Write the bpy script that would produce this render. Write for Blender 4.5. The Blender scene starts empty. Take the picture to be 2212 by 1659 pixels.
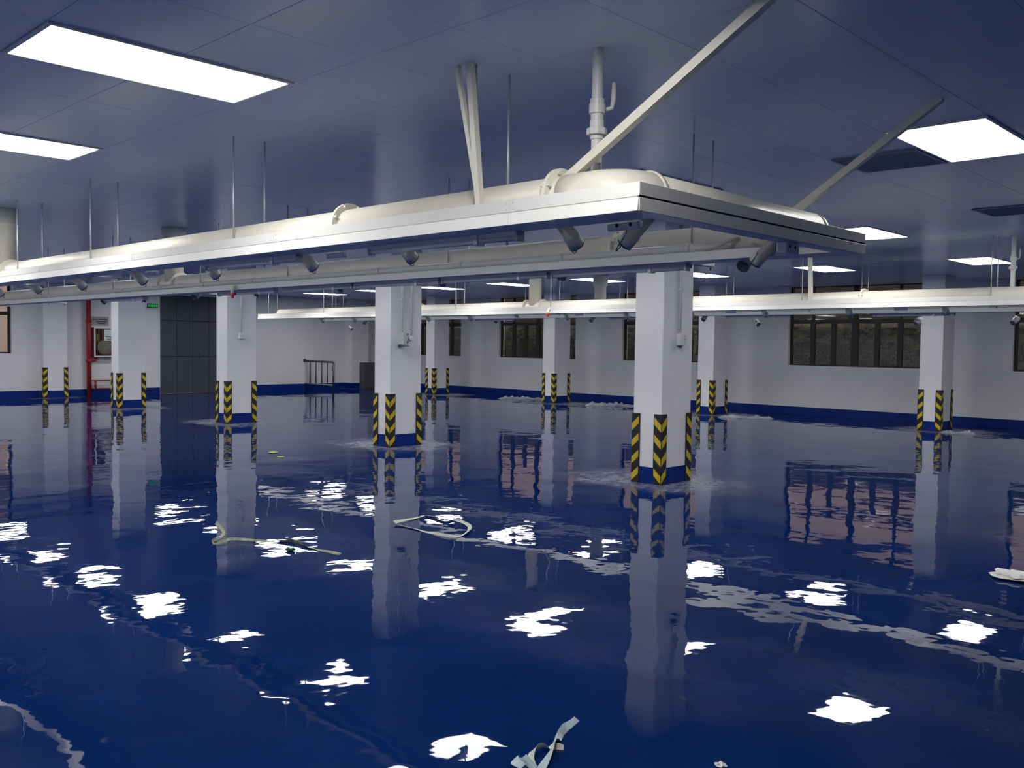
import bpy, bmesh, math, random
from mathutils import Vector, Matrix, noise as mnoise
random.seed(7)
S = bpy.context.scene
COL = S.collection
PI = math.pi

# ------------------------------------------------------------------ camera, world, exposure
CAM = Vector((0.0, 0.0, 1.57))
YAW, PITCH, ROLL, FPX = 0.767637, -0.0440255, 0.0134469, 1956.1
fw = Vector((math.cos(YAW) * math.cos(PITCH), math.sin(YAW) * math.cos(PITCH), math.sin(PITCH)))
rt = fw.cross(Vector((0, 0, 1))).normalized()
up = rt.cross(fw)
RT = rt * math.cos(ROLL) + up * math.sin(ROLL)
UP = -rt * math.sin(ROLL) + up * math.cos(ROLL)
cam_d = bpy.data.cameras.new('camera')
cam = bpy.data.objects.new('camera', cam_d)
COL.objects.link(cam)
cam_d.sensor_width = 36.0
cam_d.lens = FPX / 2212 * 36.0
cam_d.clip_start = 0.05
cam_d.clip_end = 300
M4 = Matrix.Identity(4)
for i in range(3):
    M4[i][0], M4[i][1], M4[i][2], M4[i][3] = RT[i], UP[i], -fw[i], CAM[i]
cam.matrix_world = M4
S.camera = cam

w = bpy.data.worlds.new('dusk_sky')
S.world = w
w.use_nodes = True
w.node_tree.nodes['Background'].inputs[0].default_value = (0.80, 0.72, 0.74, 1)
w.node_tree.nodes['Background'].inputs[1].default_value = 1.5

LAMP = 14.0            # radiance of the LED panels
LAMP_COL = (1.0, 0.985, 0.95)
S.view_settings.view_transform = 'Standard'
S.view_settings.look = 'None'
S.view_settings.exposure = 0.0
S.view_settings.gamma = 1.0
S.view_settings.use_curve_mapping = False
S.cycles.sample_clamp_indirect = 4.0
S.cycles.use_denoising = True
S.cycles.adaptive_threshold = 0.05
S.cycles.max_bounces = 7
S.cycles.diffuse_bounces = 3
S.cycles.glossy_bounces = 4
S.cycles.transmission_bounces = 4

# ------------------------------------------------------------------ materials
def mat(name, col, rough=0.5, metal=0.0, spec=0.5, var=0.0, vscale=3.0, bump=0.0, bscale=40.0, emit=None):
    m = bpy.data.materials.new(name)
    m.use_nodes = True
    nt = m.node_tree
    b = nt.nodes['Principled BSDF']
    b.inputs['Base Color'].default_value = (*col, 1)
    b.inputs['Roughness'].default_value = rough
    b.inputs['Metallic'].default_value = metal
    b.inputs['Specular IOR Level'].default_value = spec
    geo = nt.nodes.new('ShaderNodeNewGeometry')
    n = nt.nodes.new('ShaderNodeTexNoise')
    n.inputs['Scale'].default_value = vscale
    n.inputs['Detail'].default_value = 4
    nt.links.new(geo.outputs['Position'], n.inputs['Vector'])
    if var > 0:
        mp = nt.nodes.new('ShaderNodeMapRange')
        mp.inputs[1].default_value = 0.3
        mp.inputs[2].default_value = 0.7
        mp.inputs[3].default_value = 1 - var
        mp.inputs[4].default_value = 1 + var
        nt.links.new(n.outputs['Fac'], mp.inputs[0])
        mx = nt.nodes.new('ShaderNodeMix')
        mx.data_type = 'RGBA'
        mx.blend_type = 'MULTIPLY'
        mx.inputs[0].default_value = 1
        mx.inputs[6].default_value = (*col, 1)
        nt.links.new(mp.outputs[0], mx.inputs[7])
        nt.links.new(mx.outputs[2], b.inputs['Base Color'])
    if bump > 0:
        n2 = nt.nodes.new('ShaderNodeTexNoise')
        n2.inputs['Scale'].default_value = bscale
        n2.inputs['Detail'].default_value = 3
        nt.links.new(geo.outputs['Position'], n2.inputs['Vector'])
        bp = nt.nodes.new('ShaderNodeBump')
        bp.inputs['Strength'].default_value = 1
        bp.inputs['Distance'].default_value = bump
        nt.links.new(n2.outputs['Fac'], bp.inputs['Height'])
        nt.links.new(bp.outputs[0], b.inputs['Normal'])
    if emit:
        b.inputs['Emission Color'].default_value = (*emit[0], 1)
        b.inputs['Emission Strength'].default_value = emit[1]
    return m

M = {}
M['wall'] = mat('white_plaster', (0.79, 0.79, 0.82), 0.55, var=0.03, vscale=1.2, bump=0.0008, bscale=30)
M['column'] = mat('column_paint', (0.85, 0.85, 0.88), 0.5, var=0.02, vscale=2, bump=0.001, bscale=12)
M['blue'] = mat('blue_skirting_paint', (0.0015, 0.024, 0.20), 0.45, spec=0.2, var=0.06, vscale=4)
M['tile'] = mat('ceiling_tile_paint', (0.65, 0.77, 0.95), 0.24, spec=0.5, var=0.03, vscale=0.8)
M['slab'] = mat('ceiling_void', (0.55, 0.56, 0.58), 0.8)
M['rail'] = mat('white_aluminium', (0.84, 0.83, 0.80), 0.35, var=0.02)
M['cream'] = mat('cream_pipe_paint', (0.88, 0.85, 0.73), 0.38, var=0.03, vscale=5)
M['greypaint'] = mat('grey_white_paint', (0.62, 0.63, 0.62), 0.45)
M['rod'] = mat('zinc_rod', (0.62, 0.63, 0.64), 0.4, metal=0.5)
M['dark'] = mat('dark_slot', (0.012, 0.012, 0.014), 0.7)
M['tube'] = mat('unlit_tube_housing', (0.80, 0.81, 0.83), 0.3)
M['capgrey'] = mat('grey_rubber_cap', (0.10, 0.12, 0.15), 0.6)
M['chain'] = mat('chain_steel', (0.25, 0.25, 0.25), 0.4, metal=0.8)
M['yellow'] = mat('guard_yellow', (0.62, 0.47, 0.02), 0.55, var=0.1, vscale=8)
M['black'] = mat('guard_black_rubber', (0.012, 0.013, 0.018), 0.6)
M['frame'] = mat('bronze_window_frame', (0.014, 0.012, 0.012), 0.45)
M['door'] = mat('grey_steel_door', (0.062, 0.068, 0.095), 0.5, var=0.08, vscale=2)
M['red'] = mat('fire_pipe_red', (0.33, 0.022, 0.025), 0.45, var=0.06)
M['white_plastic'] = mat('white_plastic', (0.80, 0.80, 0.78), 0.4)
M['steel'] = mat('railing_steel', (0.085, 0.09, 0.11), 0.4, metal=0.4)
M['rail_light'] = mat('railing_bare_steel', (0.38, 0.39, 0.42), 0.35, metal=0.5)
M['hatch'] = mat('dark_grey_cabinet', (0.085, 0.085, 0.095), 0.55)
M['tape'] = mat('masking_tape', (0.72, 0.72, 0.62), 0.7, var=0.12, vscale=30)
M['tapeblue'] = mat('pale_blue_tape', (0.50, 0.62, 0.66), 0.7, var=0.1, vscale=30)
M['tapedirty'] = mat('dirty_tape', (0.34, 0.36, 0.24), 0.8, var=0.35, vscale=25)
M['green'] = mat('green_scrap', (0.01, 0.09, 0.05), 0.7)
M['yellowscrap'] = mat('yellow_scrap', (0.55, 0.55, 0.05), 0.7)
M['paper'] = mat('white_paper', (0.80, 0.80, 0.78), 0.8)
M['signgrey'] = mat('grey_sign_plate', (0.36, 0.36, 0.40), 0.6)
M['exitgreen'] = mat('exit_sign_green', (0.0, 0.35, 0.05), 0.5, emit=((0.0, 0.9, 0.12), 0.42))
M['exitblack'] = mat('exit_sign_case', (0.012, 0.02, 0.014), 0.4)
M['hose'] = mat('canvas_hose', (0.48, 0.47, 0.40), 0.9, var=0.15, vscale=20)
M['redvalve'] = mat('valve_red', (0.62, 0.06, 0.05), 0.4)
M['leaf'] = mat('hedge_leaf', (0.026, 0.028, 0.016), 0.8, var=0.6, vscale=5, bump=0.05, bscale=10)
M['facade'] = mat('beige_facade', (0.78, 0.62, 0.54), 0.8, var=0.08, vscale=0.6)
M['plinth'] = mat('brown_rubble_plinth', (0.050, 0.038, 0.026), 0.9, var=0.5, vscale=1.5)
M['facade_glass'] = mat('facade_glass', (0.10, 0.09, 0.10), 0.25)
M['ground'] = mat('outdoor_paving', (0.16, 0.16, 0.15), 0.9, var=0.2)
M['lamp'] = mat('panel_diffuser', (0.9, 0.9, 0.9), 0.5, emit=(LAMP_COL, LAMP))
M['lampframe'] = mat('panel_frame', (0.80, 0.80, 0.82), 0.4)
M['vent'] = mat('vent_paint', (0.36, 0.37, 0.42), 0.45)

def glass_mat():
    m = bpy.data.materials.new('window_glass')
    m.use_nodes = True
    nt = m.node_tree
    nt.nodes.clear()
    out = nt.nodes.new('ShaderNodeOutputMaterial')
    tr = nt.nodes.new('ShaderNodeBsdfTransparent')
    tr.inputs[0].default_value = (0.82, 0.82, 0.80, 1)
    gl = nt.nodes.new('ShaderNodeBsdfGlossy')
    gl.inputs['Roughness'].default_value = 0.02
    lw = nt.nodes.new('ShaderNodeLayerWeight')      # Schlick reflectance of a thin pane, alike from both sides
    lw.inputs[0].default_value = 0.5
    pw = nt.nodes.new('ShaderNodeMath')
    pw.operation = 'POWER'
    pw.inputs[1].default_value = 5.0
    fr = nt.nodes.new('ShaderNodeMath')
    fr.operation = 'MULTIPLY_ADD'
    fr.inputs[1].default_value = 0.94
    fr.inputs[2].default_value = 0.04
    nt.links.new(lw.outputs['Facing'], pw.inputs[0])
    nt.links.new(pw.outputs[0], fr.inputs[0])
    mx = nt.nodes.new('ShaderNodeMixShader')
    nt.links.new(fr.outputs[0], mx.inputs[0])
    nt.links.new(tr.outputs[0], mx.inputs[1])
    nt.links.new(gl.outputs[0], mx.inputs[2])
    nt.links.new(mx.outputs[0], out.inputs[0])
    return m
M['glass'] = glass_mat()

def film_mat():
    m = bpy.data.materials.new('clear_plastic_film')
    m.use_nodes = True
    nt = m.node_tree
    nt.nodes.clear()
    out = nt.nodes.new('ShaderNodeOutputMaterial')
    tr = nt.nodes.new('ShaderNodeBsdfTransparent')
    b = nt.nodes.new('ShaderNodeBsdfPrincipled')
    b.inputs['Base Color'].default_value = (0.75, 0.77, 0.82, 1)
    b.inputs['Roughness'].default_value = 0.12
    mx = nt.nodes.new('ShaderNodeMixShader')
    mx.inputs[0].default_value = 0.24
    nt.links.new(tr.outputs[0], mx.inputs[1])
    nt.links.new(b.outputs[0], mx.inputs[2])
    nt.links.new(mx.outputs[0], out.inputs[0])
    return m
M['film'] = film_mat()

def floor_mat():
    m = bpy.data.materials.new('blue_epoxy')
    m.use_nodes = True
    nt = m.node_tree
    L = nt.links.new
    b = nt.nodes['Principled BSDF']
    geo = nt.nodes.new('ShaderNodeNewGeometry')
    sep = nt.nodes.new('ShaderNodeSeparateXYZ')
    L(geo.outputs['Position'], sep.inputs[0])
    def math_(op, a, c=None, clamp=False):
        n = nt.nodes.new('ShaderNodeMath')
        n.operation = op
        n.use_clamp = clamp
        for i, v in enumerate((a, c)):
            if v is None:
                continue
            if isinstance(v, (int, float)):
                n.inputs[i].default_value = v
            else:
                L(v, n.inputs[i])
        return n.outputs[0]
    def noise_(scale, detail=3, rough=0.5, vec=None):
        n = nt.nodes.new('ShaderNodeTexNoise')
        n.inputs['Scale'].default_value = scale
        n.inputs['Detail'].default_value = detail
        n.inputs['Roughness'].default_value = rough
        L(vec if vec is not None else geo.outputs['Position'], n.inputs['Vector'])
        return n.outputs['Fac']
    def ramp(v, a, c, lo=0.0, hi=1.0):
        n = nt.nodes.new('ShaderNodeMapRange')
        n.interpolation_type = 'SMOOTHSTEP'
        for i, x in zip((1, 2, 3, 4), (a, c, lo, hi)):
            n.inputs[i].default_value = x
        L(v, n.inputs[0])
        return n.outputs[0]
    x, y = sep.outputs[0], sep.outputs[1]
    # grinding dust lying round the foot of every column
    mx = math_('MINIMUM', math_('ABSOLUTE', math_('SUBTRACT', x, 8.78)), math_('ABSOLUTE', math_('SUBTRACT', x, 18.5)))
    my = math_('PINGPONG', math_('SUBTRACT', y, 6.1), 2.44)
    dx = math_('MAXIMUM', math_('SUBTRACT', mx, 0.30), 0.0)
    dy = math_('MAXIMUM', math_('SUBTRACT', my, 0.20), 0.0)
    d = math_('SQRT', math_('ADD', math_('MULTIPLY', dx, dx), math_('MULTIPLY', math_('MULTIPLY', dy, dy), 0.40)))
    d = math_('ADD', d, math_('MULTIPLY', math_('SUBTRACT', noise_(2.2, 5, 0.65), 0.5), 0.9))
    ring = ramp(d, 0.05, 0.70, 1.0, 0.0)
    fine = ramp(noise_(9, 4, 0.7), 0.36, 0.62)
    dust = math_('MULTIPLY', ring, math_('ADD', math_('MULTIPLY', fine, 0.55), 0.35))
    # faint wiped-dust film elsewhere
    film = math_('MULTIPLY', ramp(noise_(0.9, 6, 0.7), 0.50, 0.75), ramp(noise_(6, 4, 0.7), 0.45, 0.7))
    dust = math_('ADD', dust, math_('MULTIPLY', film, 0.02), True)
    tone = ramp(noise_(1.6, 4, 0.6), 0.3, 0.7)
    c1 = nt.nodes.new('ShaderNodeMix')
    c1.data_type = 'RGBA'
    c1.inputs[6].default_value = (0.0010, 0.0165, 0.100, 1)
    c1.inputs[7].default_value = (0.0014, 0.0210, 0.125, 1)
    L(tone, c1.inputs[0])
    c2 = nt.nodes.new('ShaderNodeMix')
    c2.data_type = 'RGBA'
    c2.inputs[7].default_value = (0.42, 0.42, 0.47, 1)
    L(c1.outputs[2], c2.inputs[6])
    L(math_('MULTIPLY', dust, 0.62), c2.inputs[0])
    L(c2.outputs[2], b.inputs['Base Color'])
    L(math_('ADD', math_('MULTIPLY', dust, 0.5), 0.015), b.inputs['Roughness'])
    b.inputs['IOR'].default_value = 1.27
    b.inputs['Specular Tint'].default_value = (0.55, 0.75, 1.0, 1)
    # self-levelling epoxy lies in slow waves
    h = math_('ADD', math_('MULTIPLY', noise_(1.1, 2, 0.5), 4.2), math_('MULTIPLY', noise_(4.5, 2, 0.5), 0.55))
    bp = nt.nodes.new('ShaderNodeBump')
    bp.inputs['Strength'].default_value = 1.0
    bp.inputs['Distance'].default_value = 0.0022
    L(h, bp.inputs['Height'])
    L(bp.outputs[0], b.inputs['Normal'])
    return m
M['floor'] = floor_mat()

# ------------------------------------------------------------------ mesh helpers
def link(o, parent=None):
    COL.objects.link(o)
    if parent is not None:
        o.parent = parent
    return o

def obj(name, bm, m, parent=None, loc=None, smooth=False):
    bm.normal_update()
    me = bpy.data.meshes.new(name)
    bm.to_mesh(me)
    bm.free()
    if smooth:
        for p in me.polygons:
            p.use_smooth = True
    me.materials.append(M[m])
    o = bpy.data.objects.new(name, me)
    if loc is not None:
        o.location = loc
    return link(o, parent)

def dup(o, parent, loc=None, rotz=None):
    c = o.copy()
    COL.objects.link(c)
    c.parent = parent
    if loc is not None:
        c.location = loc
    if rotz is not None:
        c.rotation_euler = (0, 0, rotz)
    return c

def tag(o, label, cat, group=None, kind=None):
    o['label'] = label
    o['category'] = cat
    if group:
        o['group'] = group
    if kind:
        o['kind'] = kind
    return o

def thing(name, label, cat, loc=(0, 0, 0), group=None, kind=None, rotz=0):
    o = bpy.data.objects.new(name, None)
    o.empty_display_size = 0.1
    o.location = loc
    o.rotation_euler = (0, 0, rotz)
    link(o)
    return tag(o, label, cat, group, kind)

def box(bm, x0, x1, y0, y1, z0, z1, bevel=0.0):
    vs = [bm.verts.new((x, y, z)) for z in (z0, z1) for y in (y0, y1) for x in (x0, x1)]
    fs = [(0, 2, 3, 1), (4, 5, 7, 6), (0, 1, 5, 4), (2, 6, 7, 3), (0, 4, 6, 2), (1, 3, 7, 5)]
    faces = [bm.faces.new([vs[i] for i in f]) for f in fs]
    if bevel > 0:
        es = {e for f in faces for e in f.edges}
        bmesh.ops.bevel(bm, geom=list(es), offset=bevel, segments=1, affect='EDGES')
    return bm

def bx(x0, x1, y0, y1, z0, z1, bevel=0.0):
    return box(bmesh.new(), x0, x1, y0, y1, z0, z1, bevel)

def frame_of(d):
    d = d.normalized()
    a = Vector((0, 0, 1)) if abs(d.z) < 0.9 else Vector((1, 0, 0))
    u = d.cross(a).normalized()
    return u, d.cross(u).normalized()

def sweep(bm, pts, r, n=12, caps=True):
    pts = [Vector(p) for p in pts]
    rs = r if isinstance(r, (list, tuple)) else [r] * len(pts)
    rings = []
    u = None
    for i, p in enumerate(pts):
        t = (pts[min(i + 1, len(pts) - 1)] - pts[max(i - 1, 0)]).normalized()
        if u is None:
            u, v = frame_of(t)
        else:
            u = (u - t * u.dot(t)).normalized()
            v = t.cross(u)
        rings.append([bm.verts.new(p + (u * math.cos(2 * PI * k / n) + v * math.sin(2 * PI * k / n)) * rs[i]) for k in range(n)])
    for a, b in zip(rings, rings[1:]):
        for k in range(n):
            f = bm.faces.new((a[k], a[(k + 1) % n], b[(k + 1) % n], b[k]))
            f.smooth = True
    if caps:
        bm.faces.new(rings[0][::-1])
        bm.faces.new(rings[-1])
    return bm

def tubem(a, b, r, n=12):
    return sweep(bmesh.new(), [a, b], r, n)

def lathe(bm, prof, n=24, origin=(0, 0, 0), axis='z', smooth=True):
    """prof: list of (radius, height) along axis"""
    o = Vector(origin)
    def pt(r, h, a):
        c, s = r * math.cos(a), r * math.sin(a)
        return o + Vector({'z': (c, s, h), 'x': (h, c, s), 'y': (s, h, c)}[axis])
    rings = [[bm.verts.new(pt(max(r, 1e-4), h, 2 * PI * k / n)) for k in range(n)] for r, h in prof]
    for a, b in zip(rings, rings[1:]):
        for k in range(n):
            f = bm.faces.new((a[k], a[(k + 1) % n], b[(k + 1) % n], b[k]))
            f.smooth = smooth
    bm.faces.new(rings[0][::-1])
    bm.faces.new(rings[-1])
    return bm

def prism(bm, poly, axis, a, b):
    """extrude a 2-D outline along an axis; x: poly=(y,z), y: poly=(x,z), z: poly=(x,y)"""
    def pt(p, h):
        return {'x': (h, p[0], p[1]), 'y': (p[0], h, p[1]), 'z': (p[0], p[1], h)}[axis]
    A = [bm.verts.new(pt(p, a)) for p in poly]
    B = [bm.verts.new(pt(p, b)) for p in poly]
    n = len(poly)
    for k in range(n):
        bm.faces.new((A[k], A[(k + 1) % n], B[(k + 1) % n], B[k]))
    bm.faces.new(A[::-1])
    bm.faces.new(B)
    bmesh.ops.recalc_face_normals(bm, faces=bm.faces)
    return bm

def bar(a, b, s=0.04):
    """square tube between two points"""
    bm = bmesh.new()
    a, b = Vector(a), Vector(b)
    d = (b - a).normalized()
    side = d.cross(Vector((1, 0, 0)))
    side = side.normalized() if side.length > 0.05 else Vector((0, 1, 0))
    oth = d.cross(side).normalized()
    r = [[bm.verts.new(p + side * sx * s / 2 + oth * sy * s / 2) for sx, sy in ((-1, -1), (1, -1), (1, 1), (-1, 1))] for p in (a, b)]
    for k in range(4):
        bm.faces.new((r[0][k], r[0][(k + 1) % 4], r[1][(k + 1) % 4], r[1][k]))
    bm.faces.new(r[0][::-1])
    bm.faces.new(r[1])
    bmesh.ops.recalc_face_normals(bm, faces=bm.faces)
    return bm

def in_view(p, margin=0):
    v = Vector(p) - CAM
    z = v.dot(fw)
    if z < 0.3:
        return None
    x = 1106 + FPX * v.dot(RT) / z
    y = 829.5 - FPX * v.dot(UP) / z
    if -margin < x < 2212 + margin and -margin < y < 1659 + margin:
        return x, y, z
    return None

# ------------------------------------------------------------------ the shell
XL, XR, YB, YF, ZC = -4.6, 20.0, -4.6, 25.4, 3.0
tag(obj('floor', bx(XL - 0.25, XR + 0.25, YB - 0.25, YF + 0.25, -0.12, 0.0), 'floor'),
    'glossy wet-looking dark blue epoxy floor', 'floor', kind='structure')
ceil = tag(obj('ceiling', bx(XL - 0.25, XR + 0.25, YB - 0.25, YF + 0.25, ZC + 0.03, ZC + 0.16), 'slab'),
           'white ceiling of square tiles with LED panels', 'ceiling', kind='structure')

WIN_Z0, WIN_Z1 = 1.16, 2.998
WIN_R = [(21.63, 24.74), (16.79, 19.90), (12.02, 15.13), (7.10, 10.22), (2.28, 5.39), (-2.5, 0.6)]
WIN_L = [(4.70, 7.81), (0.0, 3.1)]

def wall_with_openings(name, label, axis, at, thick, lo, hi, openings, zs):
    bm = bmesh.new()
    def add(a, b, z0, z1):
        if b - a < 1e-4 or z1 - z0 < 1e-4:
            return
        if axis == 'x':
            box(bm, at, at + thick, a, b, z0, z1)
        else:
            box(bm, a, b, at, at + thick, z0, z1)
    cur = lo
    for (a, b), (z0, z1) in sorted(zip(openings, zs)):
        add(cur, a, 0, ZC + 0.03)
        add(a, b, 0, z0)
        add(a, b, z1, ZC + 0.03)
        cur = b
    add(cur, hi, 0, ZC + 0.03)
    return tag(obj(name, bm, 'wall'), label, 'wall', kind='structure')

wall_with_openings('wall_right', 'white wall with a row of dark framed windows', 'x', XR, 0.25, YB, YF + 0.25, WIN_R, [(WIN_Z0, WIN_Z1)] * len(WIN_R))
DOOR = (11.72, 14.25)
wall_with_openings('wall_left', 'white wall with the grey steel door and red fire pipe', 'y', YF, 0.25, XL, XR, WIN_L + [DOOR], [(WIN_Z0, WIN_Z1)] * 2 + [(0.0, 2.86)])
tag(obj('wall_back', bx(XL, XR, YB - 0.25, YB, 0, ZC + 0.03), 'wall'), 'plain white wall behind the camera', 'wall', kind='structure')
tag(obj('wall_side', bx(XL - 0.25, XL, YB, YF, 0, ZC + 0.03), 'wall'), 'plain white wall left of the camera', 'wall', kind='structure')

tag(obj('baseboard_right', bx(XR - 0.012, XR, YB, YF, 0, 0.19, 0.003), 'blue'), 'blue painted skirting under the row of windows', 'baseboard', kind='structure')
bm = bmesh.new()
for a, b in ((XL, 8.47), (9.09, DOOR[0] - 0.01), (DOOR[1] + 0.01, 18.14), (18.86, XR - 0.013)):
    box(bm, a, b, YF - 0.012, YF, 0, 0.19, 0.003)
tag(obj('baseboard_left', bm, 'blue'), 'blue painted skirting beside the grey steel door', 'baseboard', kind='structure')
tag(obj('baseboard_back', bx(XL, XR, YB, YB + 0.012, 0, 0.19), 'blue'), 'blue painted skirting behind the camera', 'baseboard', kind='structure')
tag(obj('baseboard_side', bx(XL, XL + 0.012, YB + 0.013, YF - 0.013, 0, 0.19), 'blue'), 'blue painted skirting left of the camera', 'baseboard', kind='structure')

# ------------------------------------------------------------------ ceiling tiles, LED panels, vents
TX, TY = 0.6429, 0.65
GX0, GY0 = 2.16, 2.455
ix0, ix1 = math.ceil((XL - GX0) / TX) - 1, math.floor((XR - GX0) / TX)
iy0, iy1 = math.ceil((YB - GY0) / TY) - 1, math.floor((YF - GY0) / TY)
def is_light(i, j):
    return (i % 7 in (0, 6)) and (j % 4 == 3)
VENTS = [(7, 0), (12, 0)]
def tile_bm(x0, x1, y0, y1, bm=None):
    bm = bm or bmesh.new()
    g, c, t = 0.0010, 0.0014, 0.012
    a = [(x0 + g, y0 + g), (x1 - g, y0 + g), (x1 - g, y1 - g), (x0 + g, y1 - g)]
    q = [(x0 + g + c, y0 + g + c), (x1 - g - c, y0 + g + c), (x1 - g - c, y1 - g - c), (x0 + g + c, y1 - g - c)]
    T = [bm.verts.new((*p, t)) for p in a]
    Mi = [bm.verts.new((*p, c)) for p in a]
    B = [bm.verts.new((*p, 0)) for p in q]
    for k in range(4):
        l = (k + 1) % 4
        bm.faces.new((T[l], T[k], Mi[k], Mi[l]))
        bm.faces.new((Mi[l], Mi[k], B[k], B[l]))
    bm.faces.new(T)
    bm.faces.new(B[::-1])
    return bm
cells = []
for i in range(ix0, ix1 + 1):
    for j in range(iy0, iy1 + 1):
        if is_light(i, j) or (i, j) in VENTS:
            continue
        x0, y0 = GX0 + i * TX, GY0 + j * TY
        full = x0 >= XL and x0 + TX <= XR and y0 >= YB and y0 + TY <= YF
        v = in_view((x0 + TX / 2, y0 + TY / 2, ZC), 60)
        cells.append((v[2] if (v and full) else 1e9, x0, y0))
cells.sort()
proto = None
rest = bmesh.new()
for k, (dist, x0, y0) in enumerate(cells):
    if k < 300 and dist < 1e8:
        if proto is None:
            proto = obj('ceiling_tile', tile_bm(-TX / 2, TX / 2, -TY / 2, TY / 2), 'tile', ceil)
            o = proto
        else:
            o = dup(proto, ceil)
        o.location = (x0 + TX / 2, y0 + TY / 2, ZC)
    else:
        tile_bm(max(x0, XL), min(x0 + TX, XR), max(y0, YB), min(y0 + TY, YF), rest)
for v in rest.verts:
    v.co.z += ZC
o = obj('ceiling_tiling', rest, 'tile', ceil)
o['kind'] = 'stuff'

# labels of the panels that show in the photograph
LL = {(2.16, 4.73): 'long glowing LED ceiling panel, largest one, at top left of the photo',
      (2.16, 7.33): 'glowing LED ceiling panel cut by the left edge of the photo',
      (6.66, 2.13): 'glowing LED ceiling panel at the right edge beside the ceiling vent',
      (11.16, 4.73): 'glowing LED ceiling panel just behind the far corner of the near rail frame',
      (15.66, 4.73): 'glowing LED ceiling panel at right beside the white drop pipe with valve',
      (15.66, 7.33): 'glowing LED ceiling panel crossed by a thin white hanger bar',
      (15.66, 9.93): 'glowing LED ceiling panel half hidden by the right side of the nearest column',
      (15.66, 15.13): 'glowing LED ceiling panel just left of the thick vertical duct',
      (15.66, 17.73): 'glowing LED ceiling panel just right of the column with the twin conduits',
      (15.66, 20.33): 'glowing LED ceiling panel cut by the left edge of the twin-conduit column',
      (15.66, 22.93): 'farthest glowing LED ceiling panel, above the left end of the far rail frame'}
panel = None
for a in range(-1, 4):
    for b in range(0, 9):
        cx_, cy_ = round(2.16 + 4.5 * a, 2), round(2.13 + 2.6 * b, 2)
        if not (XL + 0.6 < cx_ < XR - 0.6 and YB + 0.3 < cy_ < YF - 0.3):
            continue
        lab = LL.get((cx_, cy_))
        if not lab and a in (1, 2):
            nth = ('first', 'second', 'third', 'fourth', 'fifth', 'sixth', 'seventh', 'eighth', 'ninth')[b]
            lab = 'LED ceiling panel %s the near rail frame, %s of its row from the right' % (('hidden above', 'seen past')[a - 1], nth)
        if not lab and a == 3:
            lab = 'LED ceiling panel over the far rail frame, %s' % ('beyond the right edge' if b == 0 else 'hidden behind the nearest column')
        t = thing('ceiling_light', lab or 'LED ceiling panel that the photo shows only as a reflection or not at all', 'ceiling light',
                  (cx_, cy_, ZC), 'LED panels in the ceiling')
        if panel is None:
            bm = bmesh.new()
            hx, hy, fwid = TX - 0.004, TY / 2 - 0.004, 0.022
            for x0, x1, y0, y1 in ((-hx, hx, -hy, -hy + fwid), (-hx, hx, hy - fwid, hy), (-hx, -hx + fwid, -hy + fwid, hy - fwid), (hx - fwid, hx, -hy + fwid, hy - fwid)):
                box(bm, x0, x1, y0, y1, -0.010, 0.028, 0.002)
            panel = (obj('frame', bm, 'lampframe', t), obj('diffuser', bx(-hx + fwid, hx - fwid, -hy + fwid, hy - fwid, -0.006, 0.02), 'lamp', t))
        else:
            for p in panel:
                dup(p, t)

for (i, j), lab in zip(VENTS, ('square louvred air vent in the ceiling beside a glowing panel', 'square louvred air vent in the ceiling at the right edge of the photo')):
    cx_, cy_ = GX0 + (i + 0.5) * TX, GY0 + (j + 0.5) * TY
    t = thing('air_vent', lab, 'vent', (cx_, cy_, ZC), 'ceiling air vents')
    h = 0.315
    bm = bmesh.new()
    for x0, x1, y0, y1 in ((-h, h, -h, -h + 0.03), (-h, h, h - 0.03, h), (-h, -h + 0.03, -h + 0.03, h - 0.03), (h - 0.03, h, -h + 0.03, h - 0.03)):
        box(bm, x0, x1, y0, y1, -0.012, 0.028, 0.003)
    obj('frame', bm, 'vent', t)
    obj('backing', bx(-h + 0.03, h - 0.03, -h + 0.03, h - 0.03, 0.02, 0.028), 'dark', t)
    sl = None
    for k in range(9):
        x = -h + 0.03 + 0.062 * k + 0.03
        if sl is None:
            bm = bmesh.new()
            prism(bm, [(-0.028, 0.016), (-0.025, 0.018), (0.028, -0.010), (0.025, -0.012)], 'y', -h + 0.031, h - 0.031)
            sl = obj('slat', bm, 'vent', t, (x, 0, 0))
        else:
            dup(sl, t, (x, 0, 0))

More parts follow.
